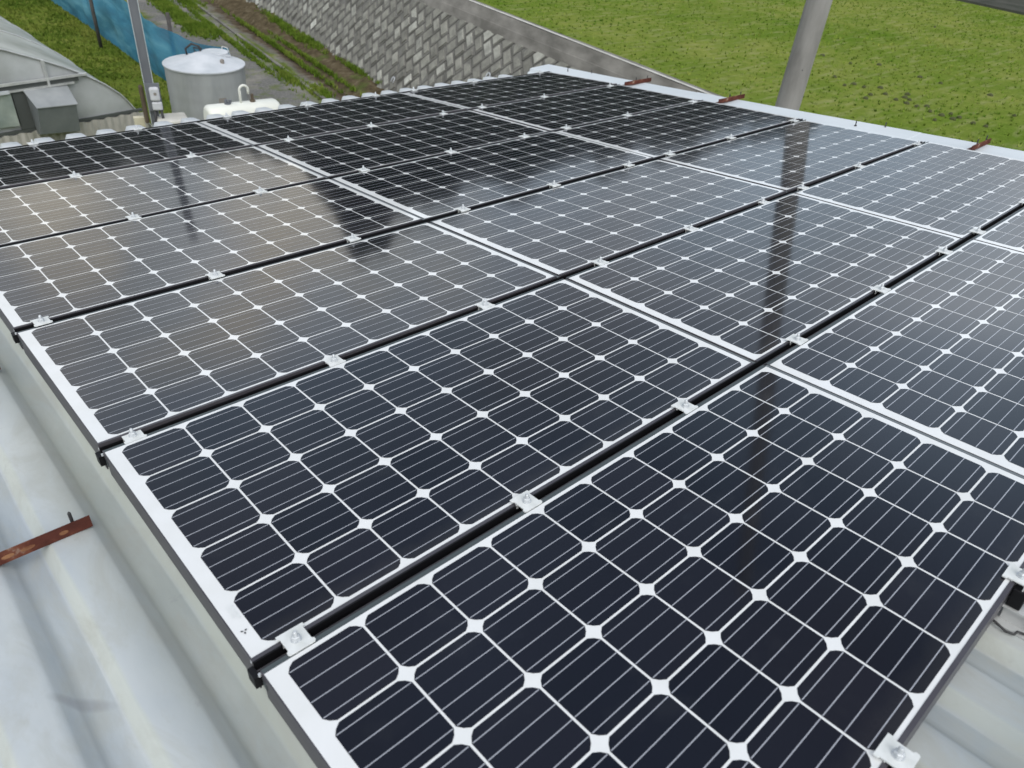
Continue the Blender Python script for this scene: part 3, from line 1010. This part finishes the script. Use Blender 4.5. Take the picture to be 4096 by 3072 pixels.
# ------------------------------------------------------------------ round steel tank
TX, TY = 4.73, 12.62
R_ = .61
ZR = 2.075
tank = empty('round_tank', (TX, TY, G), (0, 0, 0), 'big round grey steel tank with a pale conical lid standing beside the gravel path', 'tank')
mb = MB()
prf = [(R_, 0)]
for i in range(1, 30):
    z = i / 30 * (ZR - .04)
    prf.append((R_ + .0025 * math.sin(z * 60), z))
prf += [(R_, ZR - .035), (R_ + .010, ZR - .030), (R_ + .010, ZR - .004)]
mb.lathe(prf, 64)
mb.build('shell', M_tank, tank, smooth=True)
mb = MB()
mb.lathe([(R_ + .018, ZR - .012), (R_ + .018, ZR + .004), (R_ * .9, ZR + .022), (R_ * .5, ZR + .08), (R_ * .22, ZR + .15), (R_ * .12, ZR + .156)], 64)
lid = mb.build('lid', M_tanktop, tank, smooth=True)
mb = MB()
mb.lathe([(.21, ZR + .02), (.21, ZR + .115), (.205, ZR + .12)], 28, (.27, .17))
mb.box(.06, .44, -.03, -.012, ZR + .07, ZR + .095)
mb.lathe([(.03, ZR + .07), (.03, ZR + .14)], 12, (.05, .02))
mb.build('manhole_cover', M_tanktop, tank, smooth=True)
mb = MB()
mb.lathe([(.032, ZR + .02), (.032, ZR + .11), (.02, ZR + .12)], 14, (.16, -.33))
mb.build('vent_cap', M_nameplate, tank, smooth=True)
mb = MB()
mb.tube([(-.14, .30, ZR + .05), (-.16, .28, ZR + .17), (-.06, .26, ZR + .24), (.04, .22, ZR + .2), (.05, .2, ZR + .1)], .018, 8)
mb.tube([(-.02, .24, ZR + .08), (-.04, .25, ZR + .18), (.08, .2, ZR + .17)], .013, 8)
mb.build('hose', M_dark, tank, smooth='all')
mb = MB().tube([(.42, .30, ZR + .03), (.47, .32, ZR + .15), (.53, .28, ZR + .13), (.56, .24, ZR + .01)], .008, 6)
mb.build('wire_loop', M_pipe, tank, smooth='all')
mb = MB()
for a0 in range(6):
    pass
ang = math.radians(-93)
for (za, zb, da) in ((1.60, 1.69, .10),):
    q = []
    for i in range(5):
        a = ang + (i / 4 - .5) * da * 2
        q.append((a, za, zb))
    pts = [((R_ + .006) * math.cos(a), (R_ + .006) * math.sin(a), z) for z in (za, zb) for (a, _, _) in q]
    mb.grid(pts, 5, 2)
mb.build('nameplate', M_nameplate, tank)

# ------------------------------------------------------------------ cream oil tank
oil = empty('oil_tank', (4.40, 10.62, G), (0, 0, math.radians(-5)), 'cream white oblong fuel tank with a curved vent pipe, in front of the round tank', 'fuel tank')
HL, HD, Z0, Z1 = .53, .21, 1.00, 2.03
mb = MB()
sec = []
for i in range(32):
    a = 2 * PI * i / 32
    ca, sa = math.cos(a), math.sin(a)
    e = .62
    sec.append((math.copysign(abs(ca) ** e, ca), math.copysign(abs(sa) ** e, sa)))
xs = [(-1, .80), (-.985, .90), (-.95, .965), (-.90, 1), (.90, 1), (.95, .965), (.985, .90), (1, .80)]
pts = []
for (x, s_) in xs:
    for (cy_, cz) in sec:
        dd = (Z1 - Z0) / 2
        pts.append((x * HL, cy_ * HD * (s_ ** 1.5), (Z0 + Z1) / 2 + cz * (dd - (1 - s_) * .3)))
n_ = len(sec)
for k in range(len(xs) - 1):
    for i in range(n_):
        j = (i + 1) % n_
        mb.f.append((k * n_ + i, k * n_ + j, (k + 1) * n_ + j, (k + 1) * n_ + i))
mb.f.append(tuple(reversed(range(n_))))
mb.f.append(tuple(range((len(xs) - 1) * n_, len(xs) * n_)))
mb.v = pts
mb.build('tank_body', M_cream, oil, smooth='all')
for (sx, sy) in ((-1, -1), (1, -1), (-1, 1), (1, 1)):
    MB().box(sx * .42 - .02, sx * .42 + .02, sy * .12 - .02, sy * .12 + .02, 0, Z0 + .12).build('leg', M_cream, oil)
mb = MB()
P0 = Vector((-.02, 0, Z1 - .02))
arc = [P0, P0 + Vector((0, 0, .19))]
for i in range(9):
    a = PI - i * PI / 8
    arc.append(P0 + Vector((.062 + .062 * math.cos(a), 0, .19 + .062 * math.sin(a))))
arc.append(P0 + Vector((.124, 0, .13)))
mb.tube(arc, .018, 10)
mb.build('vent_pipe', M_cream, oil, smooth='all')
mb = MB()
mb.lathe([(.040, Z1 - .02), (.040, Z1 + .02), (.022, Z1 + .025), (.022, Z1 + .10), (.012, Z1 + .11)], 12, (.155, 0))
mb.build('filler_neck', M_brown, oil, smooth=True)
mb = MB()
mb.lathe([(.045, Z1 - .02), (.045, Z1 + .015)], 14, (-.21, 0))
mb.lathe([(.022, Z1 + .016), (.022, Z1 + .06)], 10, (-.23, 0))
mb.lathe([(.022, Z1 + .016), (.022, Z1 + .05)], 10, (-.17, 0))
mb.build('gauge', M_steelpost, oil, smooth=True)
mb = MB()
mb.lathe([(.016, 0), (.016, .012)], 12)
mb.v = [(-.50 + x, -HD * .93 - z, 1.80 + y) for x, y, z in mb.v]
mb.build('plug', M_dark, oil)

# ------------------------------------------------------------------ greenhouse
GM = .16
gx = Vector((1, GM, 0)).normalized()
gy = Vector((-GM, 1, 0)).normalized()
GO = Vector((0, 15.0, G))
gh = empty('greenhouse', GO, (0, 0, math.atan(GM)), 'dull white film greenhouse tunnel with a fan hood on its end wall', 'greenhouse')
# arch section in local x (along end wall), z above ground; right half measured, left half mirrored about XC
arch_r = [(4.86, 0), (4.78, .16), (4.60, .40), (4.46, .62), (4.35, .80), (4.02, 1.09), (3.56, 1.37), (3.14, 1.57), (2.46, 1.86), (1.7, 2.10), (.9, 2.26), (.1, 2.34), (-.5, 2.36)]
arch = arch_r + [(-1.0 - x, z) for x, z in reversed(arch_r[:-1])]
def smooth_poly(p, it=2):
    for _ in range(it):
        q = [p[0]]
        for a, b_ in zip(p[:-1], p[1:]):
            q += [(a[0] * .75 + b_[0] * .25, a[1] * .75 + b_[1] * .25), (a[0] * .25 + b_[0] * .75, a[1] * .25 + b_[1] * .75)]
        q.append(p[-1])
        p = q
    return p
ar = smooth_poly(arch, 2)
mb = MB()
ny = 60
GLEN = 30
pts = []
for j in range(ny + 1):
    y = j / ny * GLEN
    rib = .018 * (0.5 - 0.5 * math.cos(2 * PI * y / .5))
    for (x, z) in ar:
        k_ = 1 - rib * .12
        pts.append(((x + .5) * k_ - .5 + y * .125, y, z * k_))
mb.grid(pts, len(ar), ny + 1)
mb.build('roof_film', M_film, gh, smooth='all')
mb = MB()
for j in range(0, 12):
    y = .02 + j * 2.5
    mb.tube([(x + y * .125, y, z + .012) for x, z in ar[::3]] , .013, 6)
mb.build('hoop', M_pipe, gh, smooth='all')
mb = MB()
n_ = len(ar)
mb.add([(x, .04, z) for x, z in ar], [tuple(range(n_))])
mb.build('end_wall', M_film2, gh)
SK = .47
mb = MB()
pts = []
xs_ = [(-5.6 + i * .02) for i in range(int(10.35 / .02))]
for x in xs_:
    w_ = .008 * math.sin(x * 2 * PI / .13)
    pts.append((x, -.02 + w_, 0))
for x in xs_:
    w_ = .008 * math.sin(x * 2 * PI / .13)
    pts.append((x, -.02 + w_, SK + .012 * math.sin(x * 2 * PI / .26)))
mb.grid(pts, len(xs_), 2)
mb.build('skirt', M_slate, gh)
mb = MB()
mb.box(-5.0, 4.66, -.004, .03, SK + .005, SK + .055)
mb.build('skirt_shadow_gap', M_gap, gh)
BZ = 1.30
mb = MB()
mb.box(-4.6, 3.75, -.045, .0, BZ - .02, BZ + .02)
mb.box(-4.6, 3.5, -.045, .0, BZ - .13, BZ - .10)
mb.box(3.05, 3.09, -.04, .03, BZ - .3, 1.62)
mb.box(1.98, 2.02, -.03, .03, 0, BZ)
mb.build('cross_beam', M_pipe, gh)
mb = MB()
mb.box(-4.6, 3.6, -.012, .02, BZ - .098, BZ - .022)
mb.box(2.44, 2.66, -.012, .02, SK + .06, BZ - .135)
mb.build('dark_opening', M_gap, gh)
mb = MB()
pts = []
for j in range(8):
    for i in range(20):
        pts.append((-1.5 + i * 3.90 / 19, -.05 - .025 * math.sin(i * 1.7) - .02 * noise.noise(Vector((i * .4, j * .5, 0))), .62 + j * .56 / 7))
mb.grid(pts, 20, 8)
mb.build('side_curtain', M_filmg, gh, smooth='all')
mb = MB().box(-1.5, 2.38, -.10, -.06, 1.17, 1.22)
mb.build('curtain_roll', M_tanktop, gh)
# fan hood: sloping top lifting away from the wall
mb = MB()
xa, xb = 2.30, 3.12
yo = -.62
q = [(2.65, -.02, 1.18), (3.34, -.02, 1.15), (3.27, -.45, .94), (2.62, -.45, .98), (2.66, -.02, .42), (3.36, -.02, .40), (3.27, -.34, .44), (2.60, -.34, .50)]
hood = MB().add(q, [(3, 2, 6, 7), (0, 3, 7, 4), (2, 1, 5, 6), (4, 7, 6, 5)]).build('fan_hood', M_fanhood, gh)
tq = [(2.62, -.02, 1.19), (3.37, -.02, 1.16), (3.29, -.47, .95), (2.60, -.47, .99)]
MB().add(tq + [(a_, b_, c_ - .012) for a_, b_, c_ in tq], [(3, 2, 1, 0), (4, 5, 6, 7), (0, 1, 5, 4), (1, 2, 6, 5), (2, 3, 7, 6), (3, 0, 4, 7)]).build('hood_top', M_hoodtop, hood)

# ------------------------------------------------------------------ blue net fence
net = empty('net_fence', (6.4, 20, G), (0, 0, 0), 'sagging bright blue net fence hung on dark stakes behind the round tank', 'fence')
line = [(6.84, 16.5, 1.34), (6.5, 17.5, 1.25), (6.34, 19.0, 1.25), (6.36, 21.0, 1.45), (6.52, 25.0, 1.75), (6.66, 30.0, 1.8), (6.9, 37.0, 1.8)]
def net_at(y):
    for (x0_, y0_, h0), (x1_, y1_, h1) in zip(line[:-1], line[1:]):
        if y <= y1_:
            t_ = max(0, (y - y0_) / (y1_ - y0_))
            return x0_ + (x1_ - x0_) * t_, h0 + (h1 - h0) * t_
    return line[-1][0], line[-1][2]
mb = MB()
nj, ni = 160, 14
pts = []
for j in range(nj):
    y = 16.5 + j * (37 - 16.5) / (nj - 1)
    x, h = net_at(y)
    sag = .07 * abs(math.sin((y - 15.0) * PI / 3.4))
    for i in range(ni):
        q = i / (ni - 1)
        bul = .16 * math.sin(q * PI) * noise.noise(Vector((y * .5, q * 1.5, 2))) + .06 * noise.noise(Vector((y * 2.2, q * 2, 5)))
        pts.append((x + bul - 6.4, y - 20, .02 + q * (h - sag)))
mb.grid(pts, ni, nj)
mb.build('net', M_net, net, smooth='all')
for (x, y, h, lean) in ((6.05, 22.7, 1.9, .0), (7.0 - .45, 18.9, 1.55, .0), (6.25, 29.3, 1.9, 0), (6.35, 36.0, 1.9, 0)):
    MB().tube([(x - 6.4, y - 20, 0), (x - 6.4 + lean, y - 20, h)], .045, 8).build('stake', M_stake, net, smooth='all')

# ------------------------------------------------------------------ wooded hills all round (seen mirrored in the glass)
prof_el = [(-180, 6), (-60, 6), (-20, 6.5), (5, 7.6), (15, 7.6), (22, 8.2), (25.5, 9.2), (27.2, 11.5), (28.5, 14.6), (31, 15.0), (33.5, 13.2), (36.5, 12.4), (40, 11.8), (50, 10.0), (55, 9.0), (61, 8.2), (66, 6.0), (75, 5.0), (120, 5.0), (180, 6)]
def el_at(a):
    for (a0, e0), (a1, e1) in zip(prof_el[:-1], prof_el[1:]):
        if a <= a1:
            return e0 + (e1 - e0) * (a - a0) / (a1 - a0)
    return 6
pts = []
na, nr = 720, 9
for j in range(nr):
    q = j / (nr - 1)
    for i in range(na + 1):
        a = -180 + 360 * i / na
        e = el_at(a)
        D0 = 95 + 20 * noise.noise(Vector((math.cos(math.radians(a)) * 2, math.sin(math.radians(a)) * 2, 0)))
        D = D0 + q * 45
        hgt = math.tan(math.radians(e)) * (D0 + 45) + 1.1 - G
        sh = (q ** .55)
        bump = 2.4 * noise.noise(Vector((math.cos(math.radians(a)) * D * .12, math.sin(math.radians(a)) * D * .12, 5))) + 1.2 * noise.noise(Vector((math.cos(math.radians(a)) * D * .35, math.sin(math.radians(a)) * D * .35, 8)))
        z = G - 1 + hgt * sh + (bump * (1.6 if 0 < j else 0))
        pts.append((D * math.sin(math.radians(a)), D * math.cos(math.radians(a)), z))
mb = MB()
mb.grid(pts, na + 1, nr)
tag(mb.build('hills', M_hill), kind='structure')
